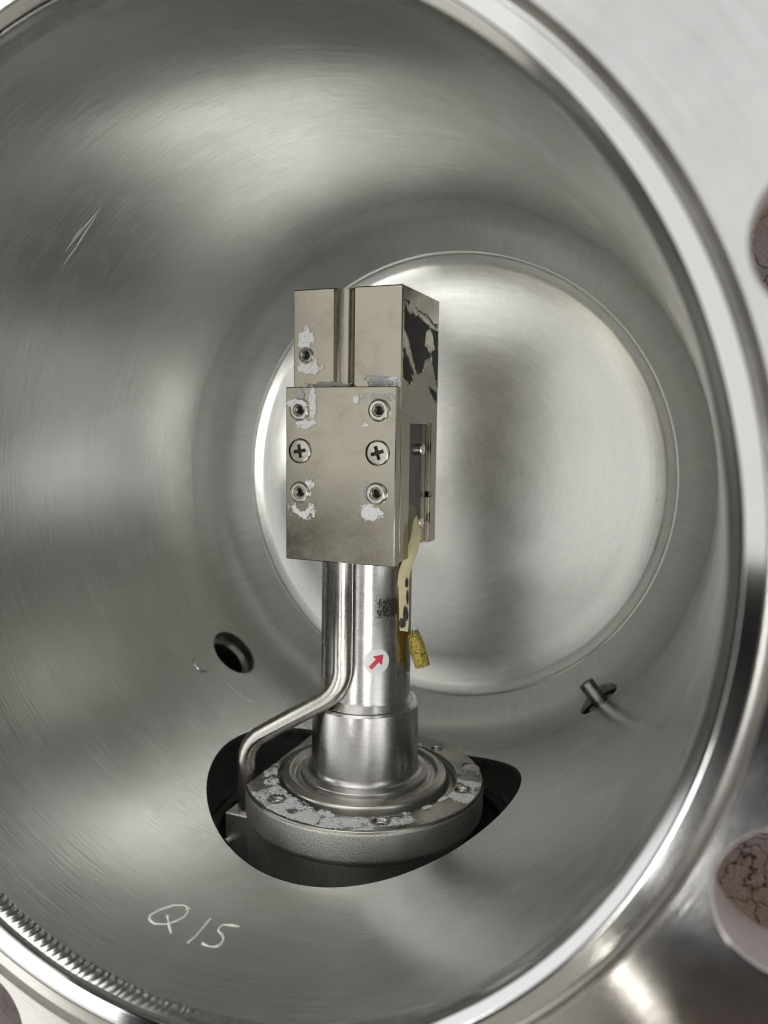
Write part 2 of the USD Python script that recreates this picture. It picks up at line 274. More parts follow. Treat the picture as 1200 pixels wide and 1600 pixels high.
def jag(poly, seed, amt=0.006, freq=60, step=0.004):
    """A polygon with a torn edge."""
    p = Polygon(poly).buffer(0); out = []
    for g in getattr(p, "geoms", [p]):
        L = g.exterior.length; s = np.linspace(0, L, max(8, int(L / step)), endpoint=False); q = np.array([g.exterior.interpolate(x).coords[0] for x in s])
        w = np.stack([meshkit.fbm(np.c_[q * freq, 0 * s + seed], 3, seed), meshkit.fbm(np.c_[q * freq, 0 * s + seed + 9], 3, seed + 1)], 1) - .5
        out.append(Polygon(q + w * 2 * amt).buffer(0))
    return shapely.union_all(out)
def sheet(shape, thick=0.002):
    return trimesh.util.concatenate([trimesh.creation.extrude_polygon(g, thick, engine="earcut") for g in getattr(shape, "geoms", [shape]) if g.area > 1e-6])

# ================================================================ the floor
fl = obj("floor", trimesh.creation.box(bounds=[[-60, -60, -2.5], [60, 60, -2.4]]), m_floor, None, False)
tag(fl, "brown mottled floor with dark cracks, seen through the flange bolt holes", "floor", None, "structure")

# ================================================================ the vessel
R, RO = 0.9835, 1.022
vessel = thing("vacuum_vessel", "round brushed stainless steel vessel open at the front with wide bolted flange", "vessel", (0, 0, -2.4))
TH = -.115
prof = fillet([(R, -0.05), (R, -0.023), (1.0035, 0.0), (1.0335, 0.0)], [0, .022, .010, 0], 6).tolist() + [ (1.0365, -.0035), (1.0385, -0.012), (1.047, -0.014), (1.0555, -0.020), (1.0575, 0.0), (1.394, 0), (1.40, -0.006), (1.40, TH), (RO, TH), (RO, -0.05)]
holes = []
for k in range(8):
    a = math.radians(22.5 + 45 * k); c = np.array([1.19 * math.cos(a), 1.19 * math.sin(a)])
    holes.append(rev([(0, -.3), (.112, -.3), (.112, -.003), (.1145, .0005), (.1145, .1), (0, .1)], 64).apply_translation([c[0], c[1], 0]))
fm = man(rev(prof, 256)) - m3.Manifold.batch_boolean([man(h) for h in holes], m3.OpType.Add)
core = man(rev([(0, -1), (1.0345, -1), (1.0345, 1), (0, 1)], 256)); core2 = man(rev([(0, -1), (1.0572, -1), (1.0572, -.0006), (1.0345, .5), (0, 1)], 256))
flange = obj("mounting_flange", fm - core2, m_flange, vessel, 22)
obj("sealing_lip", fm ^ core, m_lip, vessel, 22)
obj("gasket_groove", (fm ^ core2) - core, m_groove, vessel, 22)
for k in range(8):
    a = math.radians(22.5 + 45 * k); obj("bolt_hole", rev([(.1105, TH + .001), (.1125, TH + .001), (.1125, -.004), (.1105, -.004)], 64).apply_translation([1.19 * math.cos(a), 1.19 * math.sin(a), 0]), m_hole, flange, 30)
# wall: a tube with the side port and the small round port cut through
port = cyl((0, 0, PZ), (0, -3, 0), 0.487, 160)
fa = math.radians(-136.4); fdir = np.array([math.cos(fa), math.sin(fa), 0]); fpos = fdir * R + [0, 0, -1.415]
feed = cyl(fpos - fdir * .2, fdir * 1.0, 0.098, 64)
sa = math.radians(-48.8); sdir = np.array([math.cos(sa), math.sin(sa), 0]); spos = sdir * R + [0, 0, -1.612]
spot = cyl(spos - sdir * .05, sdir * .4, 0.078, 48)
NK = 24
def knuckle():                                                    # curvature grows smoothly from the wall to the rim of the dish
    t = (np.arange(60) + .5) / 60; u = np.minimum(t * 1.15, 1); a = math.radians(42) * (u * u * (3 - 2 * u)); L = (R - .8625) / np.sin(a).sum(); r = R - np.cumsum(np.sin(a)) * L; dz = np.cumsum(np.cos(a)) * L
    return list(zip(r, -1.805 + dz[-1] - dz))
kn = knuckle()
def inner_fix(v, n):
    r = np.hypot(v[:, 0], v[:, 1]); rad = np.c_[v[:, :2] / np.maximum(r, 1e-9)[:, None], 0 * r]
    s = (np.abs(r - R) < 2e-3) & ((n * rad).sum(1) < -.96); n = n.copy(); n[s] = -rad[s]; return n
wallm = man(rev([(R, -0.05), (RO, -0.05), (RO, kn[0][1]), (R, kn[0][1])], 384)) - port - feed - spot
obj("cylinder_wall", wallm, m_wall, vessel, 25, fixn=inner_fix)
kx, kz = kn[-1]
def dish():                                                       # just inside the rim the head drops a little and rounds into the nearly flat bottom
    out = [(kx + .0015, kz + .0008), (kx - .001, kz + .0042), (kx - .0045, kz + .0048), (kx - .0075, kz + .002)]; p = np.array([kx - .009, kz - .003]); out.append(tuple(p)); n = 60; w = .15
    for i in range(n):
        h = (i + .5) / n * w; a = math.radians(np.interp(h, [0, .024, .036, .07, .10, .15], [34, 29, 16, 12, 7, .5])); p = p + np.array([-1, -math.tan(a)]) * (w / n); out.append(tuple(p))
    x, z = out[-1]; return out + [(x * k, z - .014 * (1 - k * k)) for k in np.linspace(.95, 0, 20)]
print("dish rim", kx, kz)
di = dish()
print("knuckle from", kn[0])
obj("knuckle", man(rev(kn + [(RO, -1.82), (RO, kn[0][1])], 320)) - spot, m_knuckle, vessel, 30, label="rounded bright corner between the wall and the end of the vessel")
head = [(kx, kz)] + di + [(0, di[-1][1] - .04), (.78, -1.95), (.90, -1.90)]
obj("end_head", rev(head, 256), m_dish, vessel, 30)
obj("foot_ring", rev([(.74, -1.93), (.78, -1.93), (.78, -2.4), (.74, -2.4)], 96), m_flange, vessel, 30)
# rippled weld bead between flange bore and wall
NT, NS = 5200, 13
def bead():
    th = np.arange(NT) / NT * 2 * PI; s = np.linspace(-1, 1, NS); T, Sg = np.meshgrid(th, s, indexing="ij")
    jit = .5 * (meshkit.noise(np.stack([T * 40, 0 * T, 0 * T], -1), 3) - .5)
    ph = T * 345 / (2 * PI) + jit + .75 * Sg ** 2; fr = ph - np.floor(ph)
    dth = np.abs((T - math.radians(245) + PI) % (2 * PI) - PI); show = np.clip((math.radians(38) - dth) / .5, 0.0, 1); soft = .5 - .5 * np.cos(2 * PI * fr ** 1.4)
    h = (.003 + .0085 * show) * (1 - Sg ** 2) * (.70 + .30 * soft * show) + .002 * (meshkit.noise(np.stack([T * 18, Sg, 0 * T], -1), 5) - .5) * (1 - Sg ** 2)
    zc = -.061 + .003 * (meshkit.noise(np.stack([T * 9, 0 * T, 0 * T], -1), 8) - .5)
    r = R + .0008 - h; P = np.stack([r * np.cos(T), r * np.sin(T), zc + Sg * .023], -1).reshape(-1, 3)
    i = np.arange(NT)[:, None]; j = np.arange(NS - 1)[None]; i1 = (i + 1) % NT
    f = np.vstack([np.stack([i * NS + j, i1 * NS + j + 1, i1 * NS + j], -1).reshape(-1, 3), np.stack([i * NS + j, i * NS + j + 1, i1 * NS + j + 1], -1).reshape(-1, 3)])
    return trimesh.Trimesh(P, f, process=False)
obj("weld_bead", bead(), m_bead, vessel, 40)
# side port neck and its closing plate
neck = man(rev([(.487, -.60), (.52, -.60), (.52, -1.62), (.487, -1.62)], 160, "y", (0, PZ))) - man(rev([(0, -2.5), (R + .012, -2.5), (R + .012, .2), (0, .2)], 256))
obj("port_neck", neck, m_wall, vessel, 30)
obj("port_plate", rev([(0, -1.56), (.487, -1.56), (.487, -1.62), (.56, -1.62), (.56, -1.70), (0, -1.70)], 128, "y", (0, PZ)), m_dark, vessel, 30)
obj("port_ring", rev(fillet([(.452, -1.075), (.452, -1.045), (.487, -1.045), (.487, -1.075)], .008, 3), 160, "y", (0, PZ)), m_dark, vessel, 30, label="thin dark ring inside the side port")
# small round port
fp = man(rev([(.098, -.03), (.118, -.03), (.118, .30), (.098, .30)], 64)); fp = tm(fp)
fpm = man(along(fp, fpos, fdir)) - man(rev([(0, -3), (R + .010, -3), (R + .010, .2), (0, .2)], 256))
round_port = obj("round_port", fpm, m_ring, vessel, 30, label="small dark round port low on the left wall")
obj("port_lip", along(rev(fillet([(.080, .052), (.080, .085), (.098, .085), (.098, .052)], .009, 4), 64), fpos, fdir), m_ring, round_port, 40)
obj("port_cap", along(rev([(0, .20), (.098, .20), (.098, .24), (0, .24)], 48), fpos, fdir), m_dark, round_port, 30)
obj("tack_weld", tube(np.array([[ (R - .001) * math.cos(a), (R - .001) * math.sin(a), z] for a, z in zip(-2.397 + .034 * np.cos(np.linspace(-.6, 3.0, 40)), -1.216 + .036 * np.sin(np.linspace(-.6, 3.0, 40)))]), np.sin(np.linspace(0, PI, 40)) * .0045 + .0006, 10), m_bead, vessel, 60, label="small oval weld mark beside the round port")
# stud in its countersunk seat
stud = obj("stud_seat", along(rev([(.073, .001), (.0785, .001), (.0785, .06), (.073, .06)], 64), spos, sdir), m_dark, vessel, 30, label="round sunken seat of the small stud low on the right wall")  # black liner and floor paint the shade in the gap round the stud
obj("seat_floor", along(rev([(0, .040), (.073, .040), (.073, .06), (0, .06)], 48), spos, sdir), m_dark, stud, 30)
obj("seat_disc", along(rev(fillet([(0, .004), (.052, .004), (.054, .040), (0, .040)], [0, .004, 0, 0], 3), 48), spos, sdir), m_thread, stud, 30)
obj("stud", along(tm(man(rev(fillet([(0, -.080), (.0275, -.080), (.0275, .01), (0, .01)], [0, .004, 0, 0], 3), 40)) - cyl((0, 0, -.2), (0, 0, .13), .014, 24)), spos, sdir), m_thread, stud, 30)
# scribed mark
def on_wall(pts, n=5, off=0.0):
    p = fillet([(a * R, z) for a, z in pts], .012, 3); return np.array([[(R - off) * math.cos(s / R), (R - off) * math.sin(s / R), z] for s, z in p])
def scribe(s):
    p = on_wall(s); d = np.r_[0, np.cumsum(np.linalg.norm(np.diff(p, axis=0), axis=1))]; q = np.linspace(0, d[-1], max(8, int(d[-1] / .004))); p = np.stack([np.interp(q, d, p[:, k]) for k in range(3)], 1)
    return tube(p, .0014 + .0032 * meshkit.noise(np.c_[q * 55, 0 * q + s[0][0] * 50, 0 * q], 3), 8)
strokes = {"letter_q": [[(-1.7314, -.3438), (-1.7532, -.3463), (-1.7739, -.331), (-1.7894, -.2992), (-1.7968, -.2704), (-1.7877, -.2571), (-1.7694, -.2541), (-1.7489, -.2677), (-1.7346, -.2898), (-1.7275, -.3116), (-1.7309, -.3323), (-1.742, -.345)], [(-1.7622, -.293), (-1.7461, -.2763), (-1.719, -.2509)]],
           "digit_one": [[(-1.671, -.3413), (-1.6679, -.3038), (-1.6649, -.273), (-1.6673, -.2433)]],
           "digit_five": [[(-1.5933, -.3477), (-1.6122, -.3444), (-1.6359, -.3369), (-1.6322, -.3123), (-1.6129, -.3057), (-1.6004, -.2903), (-1.5971, -.271), (-1.6045, -.2604), (-1.6203, -.2568), (-1.6375, -.2584)]]}
mark = obj("scribed_mark", cat(*[scribe(s) for s in strokes["letter_q"]]), m_scribe, vessel, 60, label="hand scratched Q 15 on the wall below the cold head")
for k in ("digit_one", "digit_five"): obj(k, cat(*[scribe(s) for s in strokes[k]]), m_scribe, mark, 60)
rs = random.Random(4)
scr = []
for pts in ([(2.222, -.6), (2.315, -.598), (2.3975, -.59)], [(2.252, -.606), (2.3675, -.617), (2.4368, -.611)], [(2.29, -.592), (2.33, -.590), (2.36, -.587)], [(1.899, -.731), (1.866, -.721)], [(-2.30, -1.259), (-2.24, -1.264), (-2.193, -1.278), (-2.153, -1.30)]):
    scr.append(tube(on_wall(pts, off=-.0004), np.r_[.0003, np.full(len(on_wall(pts)) - 2, .0011), .0003], 6))
obj("wall_scratches", cat(*scr), m_scribe, vessel, 60, label="a few bright hairline scratches on the wall", kind="stuff")

# ================================================================ the cold head
YF, AX = -0.885, (0, PZ)
cold = thing("cold_head", "cold head with nickel block on a steel column rising from the side port", "cold head", (0, -1.55, PZ))
flat = box(-.295, 2, -3, 3, -4, 2)
fprof = fillet([(0, YF - .035), (.288, YF - .035), (.288, YF), (.368, YF), (.372, YF - .012), (.372, YF - .105), (.30, YF - .125), (0, YF - .125)], [0, .004, .004, .006, .02, .03, 0, 0], 5)
fl_m = man(rev(fprof, 192, "y", AX)) ^ flat
bolt_at = [(.315 * math.cos(math.radians(a)), PZ + .315 * math.sin(math.radians(a))) for a in (58.8, 121, -1.5, -62, 180.5, 240)]
pin_at = (.293, PZ - .186)
for x, z in bolt_at[:4] + bolt_at[5:]: fl_m = fl_m - man(rev([(0, YF - .08), (.0185, YF - .08), (.0185, YF - .006), (.024, YF + .003), (.024, YF + .05), (0, YF + .05)], 40, "y", (x, z)))
fl_m = fl_m - man(rev([(0, YF - .012), (.030, YF - .012), (.031, YF + .05), (0, YF + .05)], 40, "y", pin_at))
bflange = obj("base_flange", fl_m ^ box(-3, 3, -3, YF - .008, -4, 3), m_cast, cold, 24)
obj("machined_face", fl_m ^ box(-3, 3, YF - .008, 3, -4, 3), m_face, bflange, 24)
def thread_coil(r, y0, y1, pitch, wire, c, axis=(0, 1, 0)):
    t = np.arange(0, (y1 - y0) / pitch, 1 / 20.); return c + np.stack([r * np.cos(t * 2 * PI), y0 + t * pitch, r * np.sin(t * 2 * PI)], 1), wire
for x, z in bolt_at[:4] + bolt_at[5:]:
    p_, w_ = thread_coil(.0165, YF - .075, YF - .008, .0095, .0036, np.array([x, 0, z])); obj("thread_insert", tube(p_, w_, 8), m_bright, bflange, 60)
obj("dowel_pin", rev(fillet([(0, YF - .004), (.0285, YF - .004), (.0285, YF - .03), (0, YF - .03)], [0, .004, 0, 0], 3), 40, "y", pin_at), m_tube, bflange, 40)
# turned rings round the foot of the column
obj("turned_ring", rev(fillet([(0, YF - .034), (.282, YF - .034), (.282, YF - .024), (.262, YF - .020), (.258, YF + .012), (.232, YF + .022), (.218, YF + .004), (.206, YF + .010), (.16, YF + .010), (0.1, YF + .010)], [0, .002, .004, .012, .012, .008, .006, .0, .0, 0], 5), 192, "y", AX), m_ring, cold, 40)
obj("base_cylinder", rev(fillet([(0, YF + .02), (.200, YF + .010), (.198, YF + .022), (.1665, YF + .030), (.165, -.648), (.1595, -.640), (0, -.640)], [0, 0, .004, .022, .003, .002, 0], 8), 160, "y", AX), m_column, cold, 35)
obj("column", rev(fillet([(0, -.645), (.152, -.645), (.1385, -.618), (.1365, -.16), (0, -.16)], [0, 0, .02, 0, 0], 6), 160, "y", AX), m_column, cold, 35)
body = (man(rev([(0, YF - .12), (.318, YF - .12), (.318, -1.56), (0, -1.56)], 128, "y", AX)) + box(-.295, -.16, -1.56, YF - .03, PZ + .05, PZ + .222, .006)) ^ flat
obj("drive_body", body, m_cast, cold, 30)
# heat station block
BX0, BX1, BZ0, BZ1, BY0, BY1 = -.174, .162, -1.215, -.895, -.155, .587
blk = box(BX0, BX1, BY0, BY1, BZ0, BZ1, .0035) + box(BX0 + .004, BX1 - .001, -.18, 0.25, -1.075, -.8825, .003)
blk = blk - cyl((-.013, .2, -.8845), (0, 1, 0), .0345, 64)                               # round groove down the front
blk = blk - box(BX1 - .006, 1, -.3, .216, -1.160, -.925) - box(BX1 - .020, 1, -.3, .212, -1.157, -.982) - box(BX1 - .03, 1, -.014, .004, -1.175, -1.13)
blk = blk - cyl((-.132, .402, -1.0), (0, 0, .3), .0165, 32)
block = obj("heat_station_block", blk, m_nickel, cold, 24)
obj('recess_shade_plate', box(BX1 - .024, BX1 - .0175, BY0 + .002, .2105, -1.1555, -.9835, .001), m_recess_shade, block, 24, label='dark plate added for shade in the side recess of the block')  # added liner, its dark colour stands in for shade in the slot
for y in (.134, -.086):
    obj("side_screw", along(rev(fillet([(0, 0), (.0175, 0), (.0175, .012), (.015, .017), (0, .017)], [0, 0, .004, .003, 0], 3), 36), (BX1 - .018, y, -1.092), (1, 0, 0)), m_bright, block, 30)
# clamp plate with two cross-head screws and four threaded bosses
PF = -.850
cross_at = [(-.128, .129), (.111, .129)]; boss_at = [(-.128, .245), (.115, .245), (-.127, .011), (.110, .017)]
pl = box(-.174, .1645, -.185, .310, -.8815, PF, .0025)
for x, y in cross_at: pl = pl - cyl((x, y, PF - .02), (0, 0, .1), .0365, 48)
for x, y in boss_at: pl = pl - cyl((x, y, PF - .026), (0, 0, .1), .0185, 32)
plate = obj("clamp_plate", pl, m_nickel, cold, 20)
for q, (x, y) in enumerate(cross_at):
    h = man(rev(fillet([(0, -.021), (.034, -.021), (.034, -.002), (.030, .0015), (0, .0025)], [0, 0, .002, .004, 0], 3), 48))
    c = (box(-.0195, .0195, -.0052, .0052, -.016, .02) + box(-.0052, .0052, -.0195, .0195, -.016, .02) + cyl((0, 0, -.016), (0, 0, .04), .0085, 24)).rotate([0, 0, (9, 17)[q]])
    obj("cross_head_screw", tm((h - c).translate([x, y, PF])), m_screw, plate, 24)
    g = (box(-.019, .019, -.0048, .0048, -.0155, -.006) + box(-.0048, .0048, -.019, .019, -.0155, -.006)).rotate([0, 0, (9, 17)[q]]).translate([x, y, PF]); obj("cross_shade", g, m_dark, plate, False)  # dark insert puts the shade of the cross recess into colour
def boss(x, y, z, r=.0315, par=None, ht=.011, tilt=(0, 0)):
    b = rev(fillet([(.0165, -.004), (r, -.004), (r, ht * .45), (r - .006, ht), (.0185, ht), (.0165, ht - .003)], [0, 0, .003, .003, .002, .001], 3), 48).apply_translation([x, y, z])
    o = obj("threaded_boss", b, m_screw, par, 30)
    t = np.arange(0, 4.2, 1 / 20.); obj("thread", tube(np.stack([x + .0152 * np.cos(t * 2 * PI), y + .0152 * np.sin(t * 2 * PI), z + ht - .004 - t * .0075], 1), .0032, 8), m_thread, par, 60)
    obj("set_screw", trimesh.creation.cylinder(.0145, .008, sections=28).apply_translation([x, y, z - .020]), m_dark, par, 30)
for x, y in boss_at: boss(x, y, PF, par=plate)
boss(-.132, .402, BZ1, .0225, block, .009)
# dried grease on plate, block and flange
def on_front(z): return lambda U, V, h: np.stack([U, V, z + h], -1)
def grid(c, r, n): return np.linspace(c - r, c + r, n)
def smear(cx, cy, rx, ry, z, seed, par, thick=.004, hole=None, freq=45, amt=1.1, mat=None):
    obj("grease_smear", film(blob(cx, cy, rx * 1.12, ry * 1.12, seed, freq * 1.6, amt * 1.1, hole), on_front(z), grid(cx, rx * 1.7, 90), grid(cy, ry * 1.7, 90), thick * .5, seed, (320, .9)), mat or m_grease, par, 50)
smear(-.088, .262, .012, .045, PF, 1, plate, freq=60, amt=.7); smear(-.105, .205, .028, .014, PF, 2, plate); smear(-.128, .285, .02, .016, PF, 3, plate, mat=m_grease_thin)
smear(-.128, .262, .030, .014, PF + .010, 4, plate, .006, (-.128, .243, .017), amt=.9); smear(-.120, -.037, .037, .026, PF, 5, plate, .003, (-.120, -.022, .018), 60)
smear(.095, -.037, .034, .024, PF, 6, plate, .005, None, 70); smear(.075, .022, .016, .024, PF, 7, plate, .002, (.110, .017, .033), 80, mat=m_grease_thin); smear(-.095, .035, .016, .013, PF, 8, plate, .004, None, 90)
smear(.045, .275, .010, .014, PF, 9, plate, .004, None, 90, .8); smear(.075, .205, .008, .006, PF, 10, plate, .003, None, 90); smear(.115, .280, .045, .012, PF, 22, plate, .001, None, 60, 1.3, m_grease_thin)
smear(-.132, .446, .024, .030, BZ1, 11, block, .004, (-.132, .402, .020)); smear(-.128, .370, .040, .018, BZ1, 12, block, .005, (-.132, .402, .022), 50)
smear(.10, .327, .050, .014, BZ1, 13, block, .004, None, 60, 1.3, m_grease_thin); smear(-.06, .318, .070, .008, BZ1, 14, block, .006, None, 60, 1.4, m_grease_thin); smear(.135, .326, .022, .012, BZ1, 15, block, .004, None, 80)
def ring_place(U, V, h): return np.stack([V * np.cos(U), YF + h, PZ + V * np.sin(U)], -1)
def ring_mask(a0, a1, r0, r1, seed, amt=.5, fill=.35, freq=24):
    def m(U, V):
        e = np.minimum(np.minimum(U - a0, a1 - U) / .12, np.minimum(V - r0, r1 - V) / .012)
        k = np.minimum(e, fill) + amt * (meshkit.fbm(np.stack([U * .32 * freq, V * freq, 0 * U + seed], -1), 5, seed) - .5)
        for x, z in bolt_at + [pin_at]: k = np.minimum(k, np.hypot(V * np.cos(U) - x, V * np.sin(U) - (z - PZ)) / .026 - 1)
        k = np.where(V * np.cos(U) < -.29, -1, k)
        return np.where(e > -.5, k, -1)
    return m
def ring_grease(a0, a1, r0, r1, seed, thick, amt=.9, fill=.35, mat=None, freq=24):
    a0, a1 = math.radians(a0), math.radians(a1)
    obj("grease_crust", film(ring_mask(a0, a1, r0, r1, seed, amt, fill, freq), ring_place, np.linspace(a0 - .05, a1 + .05, int((a1 - a0) * 130)), np.linspace(r0 - .008, min(r1 + .008, .3665), 44), thick * .7, seed, (120, .8)), mat or m_grease, bflange, 50)
ring_grease(88, 136, .288, .366, 3, .006, 1.0, .30); ring_grease(62, 92, .300, .366, 33, .003, 1.1, .22); ring_grease(100, 168, .272, .315, 31, .011, 1.3, .22, freq=60); ring_grease(82, 122, .280, .308, 32, .009, 1.2, .20, freq=70)
ring_grease(40, 72, .288, .350, 5, .003, 1.2, .16); ring_grease(-14, 12, .292, .366, 7, .003, 1.2, .22); ring_grease(-80, -18, .288, .366, 8, .002, 1.3, .16, m_grease_thin)
ring_grease(185, 265, .288, .366, 9, .004, 1.4, .20, m_grease_thin); ring_grease(150, 200, .290, .366, 10, .004, 1.4, .16, m_grease_thin); ring_grease(10, 45, .284, .300, 12, .003, 1.2, .14)
# dark residue left on the block's right side (outlines in y, z)
from PIL import Image, ImageDraw
from scipy.ndimage import distance_transform_edt
def side_patch(poly, seed):
    """A torn grainy patch inside an outline (y, z) on the block's right side."""
    q = np.array(poly); lo, hi = q.min(0) - .012, q.max(0) + .012; st = .0011; nn = np.ceil((hi - lo) / st).astype(int); im = Image.new("L", (int(nn[0]), int(nn[1])))
    ImageDraw.Draw(im).polygon([tuple(p) for p in (q - lo) / st], fill=255); on = np.asarray(im).T > 127
    d = (distance_transform_edt(on) - distance_transform_edt(~on)) * st
    u, v = lo[0] + np.arange(nn[0]) * st, lo[1] + np.arange(nn[1]) * st
    def mask(U, V):
        n1 = meshkit.fbm(np.stack([U * 70, V * 70, 0 * U + seed], -1), 3, seed) - .5; n2 = meshkit.fbm(np.stack([U * 420, V * 300, 0 * U + seed], -1), 3, seed + 4) - .5
        k = np.minimum(d / .012, 1.0) + .9 * n1 + 1.9 * n2 * np.clip(1.15 - d / .012, .38, 1.2) 
        return np.where((d > -.009) & (V > -1.211) & (V < -.899), k - .08, -1)
    return film(mask, lambda U, V, h: np.stack([BX1 + h, U, V], -1), u, v, .0008, seed, (260, .6), .0003)
res = [[(.5096, -.905), (.5323, -.907), (.537, -.9167), (.5128, -.9484), (.5197, -.9743), (.5144, -1.0013), (.5186, -1.034), (.5083, -1.0683), (.4992, -1.1153), (.4952, -1.205), (.375, -1.209), (.3253, -1.207), (.3529, -1.185), (.3897, -1.158), (.4267, -1.1435), (.437, -1.1735), (.4845, -1.1522), (.4917, -1.1157), (.4817, -1.0928), (.4436, -1.0834), (.4283, -1.1194), (.421, -1.1439), (.402, -1.121), (.3992, -1.0859), (.3642, -1.0648), (.3539, -1.0204), (.3975, -.975), (.4473, -.9412), (.4704, -.905)],
       [(.5486, -.905), (.5491, -.9111), (.5457, -.9469), (.5423, -.9419), (.5425, -.906)], [(.5374, -1.0001), (.5365, -1.033), (.527, -1.1137), (.5138, -1.1749), (.5129, -1.206), (.505, -1.207), (.5078, -1.1632), (.5197, -1.1142), (.5281, -1.0503), (.5337, -1.0113)],
       [(.425, -.905), (.4101, -.9173), (.3834, -.9546), (.3504, -.9933), (.3508, -.9719), (.3518, -.903), (.3944, -.903)], [(.3919, -.905), (.40, -.912), (.3731, -.9356), (.3363, -.9833), (.3214, -.9575), (.3325, -.9183), (.3342, -.905)], [(.3208, -1.1257), (.3099, -1.2035), (.2804, -1.2053), (.2934, -1.1577)]]
fs = [side_patch(p_, 3 + i) for i, p_ in enumerate(res)]; off = np.cumsum([0] + [len(a[0]) for a in fs])
obj("adhesive_residue", (np.vstack([a[0] for a in fs]), np.vstack([a[1] + o for a, o in zip(fs, off)]), np.vstack([a[2] for a in fs])), m_smut, block, 50, label="black adhesive residue in torn patches on the side of the block")
# gas tube beside the column, and the small block it ends in
tp = fillet([(-.003, -.12, -.879), (-.003, -.565, -.879), (-.338, -.785, -.895), (-.342, -1.05, -.905)], [0, .13, .12, 0], 16)
obj("gas_tube", tube(tp, .0285, 32), m_tube, cold, 60)
tb = box(-.397, -.2965, -1.30, -1.008, -1.0, -.862, .004)
obj("tube_block", tb, m_cast, cold, 24)
obj("block_screw", tube(np.array([(-.385, -1.10, -.87), (-.385, -1.10, -.842)]), .014, 20), m_bright, cold, 30)
# dark smudge on the column
def on_col(r): return lambda U, V, h: np.stack([(r + h) * np.sin(U), V, PZ + (r + h) * np.cos(U)], -1)
def smudge(U, V):
    d = np.degrees(U); e = np.minimum(np.minimum((d - 34) / 14, (72 - d) / 5), np.minimum(V + .356, -.296 - V) / .014)
    return np.where(e > -.2, np.minimum(e, .35 + (d - 40) / 60) + 1.7 * (meshkit.fbm(np.stack([U * 60, V * 260, 0 * U], -1), 3, 4) - .58), -1)
obj("dark_smudge", film(smudge, on_col(.1366), np.radians(np.linspace(33, 74, 170)), np.linspace(-.362, -.29, 130), .0008, 2, base=.0003), m_smut, cold, 60, label="grainy dark smudge on the front of the column")

# ================================================================ things stuck to the cold head
def col_sheet(shape, r, thick):
    """A flat outline (arc length, y) wrapped on the column."""
    t = sheet(shape, thick); t = t.subdivide_to_size(.012); v = t.vertices; a = v[:, 0] / r; rr = r + v[:, 2]
    t.vertices = np.c_[rr * np.sin(a), v[:, 1], PZ + rr * np.cos(a)]; return t
rc = .1365; sc = math.radians(36.6) * rc
stk = thing("arrow_sticker", "small round white sticker with red arrow on the steel column", "sticker", (.082, -.485, PZ + .11))
obj("sticker_disc", col_sheet(Point(sc, -.485).buffer(.0385, 48), rc + .0002, .0015), m_white, stk, 40)
arr = np.array([(-.028, -.007), (.004, -.007), (.004, -.021), (.031, 0), (.004, .021), (.004, .007), (-.028, .007)]); ca, sn = math.cos(PI / 4), math.sin(PI / 4)
arr = arr @ np.array([[ca, sn], [-sn, ca]]) * .95 + [sc, -.485]
obj("printed_arrow", col_sheet(Polygon(arr), rc + .0018, .0006), m_red, stk, 40)
amb = col_sheet(jag([(math.radians(66) * rc, -.19), (math.radians(104) * rc, -.19), (math.radians(106) * rc, -.53), (math.radians(94) * rc, -.545), (math.radians(80) * rc, -.52), (math.radians(64) * rc, -.41)], 5, .003, 40), rc + .0006, .0016)
am2 = sheet(jag([(-.02, -.99), (-.055, -.935), (-.178, -.93), (-.178, -1.06), (-.04, -1.06)], 6, .003, 40), .0016); v_ = am2.vertices; am2.vertices = np.c_[v_[:, 2] + BX1 - .0115, v_[:, 0], v_[:, 1]]
am = thing("amber_tape", "dark amber glossy tape wrapped on the right side of the column", "tape", (.13, -.53, PZ))
obj("column_strip", amb, m_amber, am, 40); obj("block_strip", am2, m_amber, am, 40)
# curled cream strip: centre line (x, y, z) with half widths
cl = np.array([(.1650, -.060, -1.03), (.1670, -.085, -1.02), (.171, -.130, -1.0), (.158, -.185, -.985), (.1435, -.236, -.985), (.1415, -.312, -.99), (.1385, -.402, -.995)])
hw = np.array([.002, .0105, .0165, .018, .0175, .017, .0155])
from scipy.interpolate import CubicSpline
tt = np.linspace(0, 1, len(cl)); ts = np.linspace(0, 1, 60); C = CubicSpline(tt, cl)(ts); H = CubicSpline(tt, hw)(ts)
wd = np.stack([0.93 + 0 * ts, .05 + .1 * np.sin(ts * 5), -.30 - .25 * np.sin(ts * 6)], 1); wd /= np.linalg.norm(wd, axis=1)[:, None]
nrm = np.cross(wd, np.gradient(C, axis=0)); nrm /= np.linalg.norm(nrm, axis=1)[:, None]
K = 9; uu = np.linspace(-1, 1, K)
def ribbon(off): return np.stack([C + wd * (H * u)[:, None] + nrm * (off + .004 * (1 - u * u)) for u in uu], 1)
def sheet_grid(A, B):
    n0, n1 = A.shape[:2]; v = np.vstack([A.reshape(-1, 3), B.reshape(-1, 3)]); N = n0 * n1; f = []
    for i in range(n0 - 1):
        for j in range(n1 - 1):
            a, b, c, d = i * n1 + j, (i + 1) * n1 + j, (i + 1) * n1 + j + 1, i * n1 + j + 1
            f += [(a, b, c), (a, c, d), (N + a, N + c, N + b), (N + a, N + d, N + c)]
    for i in range(n0 - 1):
        for j in (0, n1 - 1): a, b = i * n1 + j, (i + 1) * n1 + j; f += [(a, N + a, N + b), (a, N + b, b)]
    for j in range(n1 - 1):
        for i in (0, n0 - 1): a, b = i * n1 + j, i * n1 + j + 1; f += [(a, b, N + b), (a, N + b, N + a)]
    t = trimesh.Trimesh(v, f, process=False); t.fix_normals(); return t
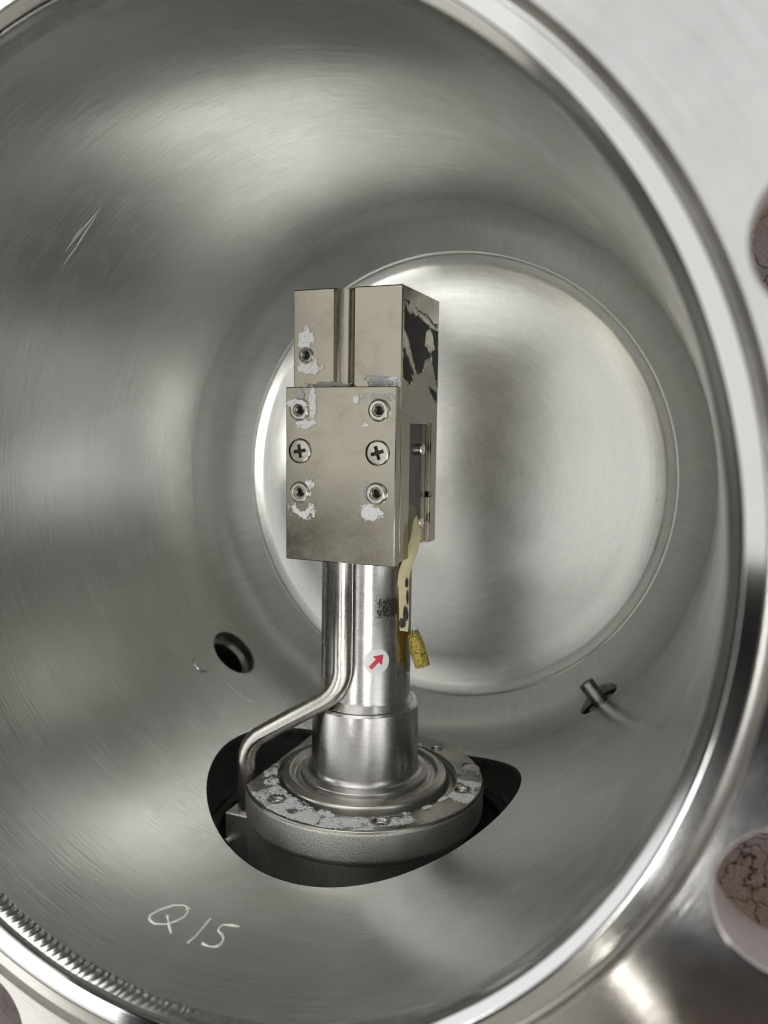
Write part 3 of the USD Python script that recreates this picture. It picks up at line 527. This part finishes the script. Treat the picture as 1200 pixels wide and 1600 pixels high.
ct = thing("cream_tape_strip", "curled cream tape strip with black smudges hanging beside the column", "tape", tuple(cl[-1]))
obj("strip", sheet_grid(ribbon(0), ribbon(.0025)), m_paper, ct, 40)
def rib_place(U, V, h):
    i = np.clip(U, 0, 1); c = np.stack([np.interp(i, ts, C[:, k]) for k in range(3)], -1); w = np.stack([np.interp(i, ts, wd[:, k]) for k in range(3)], -1); nn = np.stack([np.interp(i, ts, nrm[:, k]) for k in range(3)], -1); hh = np.interp(i, ts, H)
    s = 1 if nrm[30] @ (np.array([.95, .2, 1.2]) - C[30]) > 0 else -1
    return c + w * (hh * V)[..., None] + nn * ((.004 * (1 - V * V)) + (.0025 if s > 0 else 0) + s * h)[..., None]
for (u0, v0, ru, rv, sd) in ((.71, .55, .04, .42, 1), (.80, .75, .05, .3, 2), (.90, .35, .05, .6, 3), (.955, -.1, .035, .7, 4)):
    obj("black_smudge", film(blob(u0, v0, ru, rv, sd, 14, .7), rib_place, np.linspace(max(0, u0 - .08), min(1, u0 + .08), 40), np.linspace(max(-.98, v0 - .8), min(.98, v0 + .8), 40), .0006, sd, base=.0006), m_smut, ct, 60)
# yellow roll with a frayed top
rl0, rl1 = np.array([.160, -.413, -1.03]), np.array([.190, -.512, -1.035]); ax = (rl1 - rl0) / np.linalg.norm(rl1 - rl0); Ln = np.linalg.norm(rl1 - rl0)
yr = thing("yellow_tape_roll", "short roll of speckled yellow tape stuck below the cream strip", "tape", tuple(rl1))
e1 = np.cross(ax, [0, 0, 1.]); e1 /= np.linalg.norm(e1); e2 = np.cross(ax, e1)
a_ = np.linspace(0, 2 * PI * 2.1, 120); t_ = np.linspace(0, 1, 16)
def roll(off):
    out = []
    for t in t_:
        r = (.0185 + .0022 * a_ / (2 * PI) + off) * (0.62 + .38 * np.clip(t * 2.4, 0, 1) ** .7)
        q = np.stack([0 * a_ + t, a_, 0 * a_], -1); wob = 1 + .10 * (meshkit.noise(q * [5, 2, 1], 4) - .5)
        end = .012 * (meshkit.noise(np.stack([a_ * 4, 0 * a_, 0 * a_], -1), 7) - .5) * (1 - t) * 2.2
        out.append(rl0 + ax * (Ln * t + end)[:, None] + (r * wob)[:, None] * (np.cos(a_)[:, None] * e1 + np.sin(a_)[:, None] * e2))
    return np.array(out)
obj("rolled_strip", sheet_grid(roll(0), roll(.0012)), m_speck, yr, 40)
rr_ = random.Random(9); fr = []
for i in range(26):
    a0 = rr_.uniform(0, 2 * PI); t0 = rr_.uniform(0, .22); rr0 = .021 * (0.62 + .38 * min(1, t0 * 2.4)); d = np.cos(a0) * e1 + np.sin(a0) * e2
    p0 = rl0 + ax * Ln * t0 + d * rr0; p1 = p0 + (d * rr_.uniform(.1, .9) - ax * rr_.uniform(.2, 1.0) + np.array([rr_.uniform(-.4, .4) for _ in range(3)])) * .010
    fr.append(tube(np.array([p0, (p0 + p1) / 2 + d * .0015, p1]), np.array([.0011, .0009, .0003]), 5))
obj("frayed_fibres", cat(*fr), m_residue, yr, 60, kind="stuff")
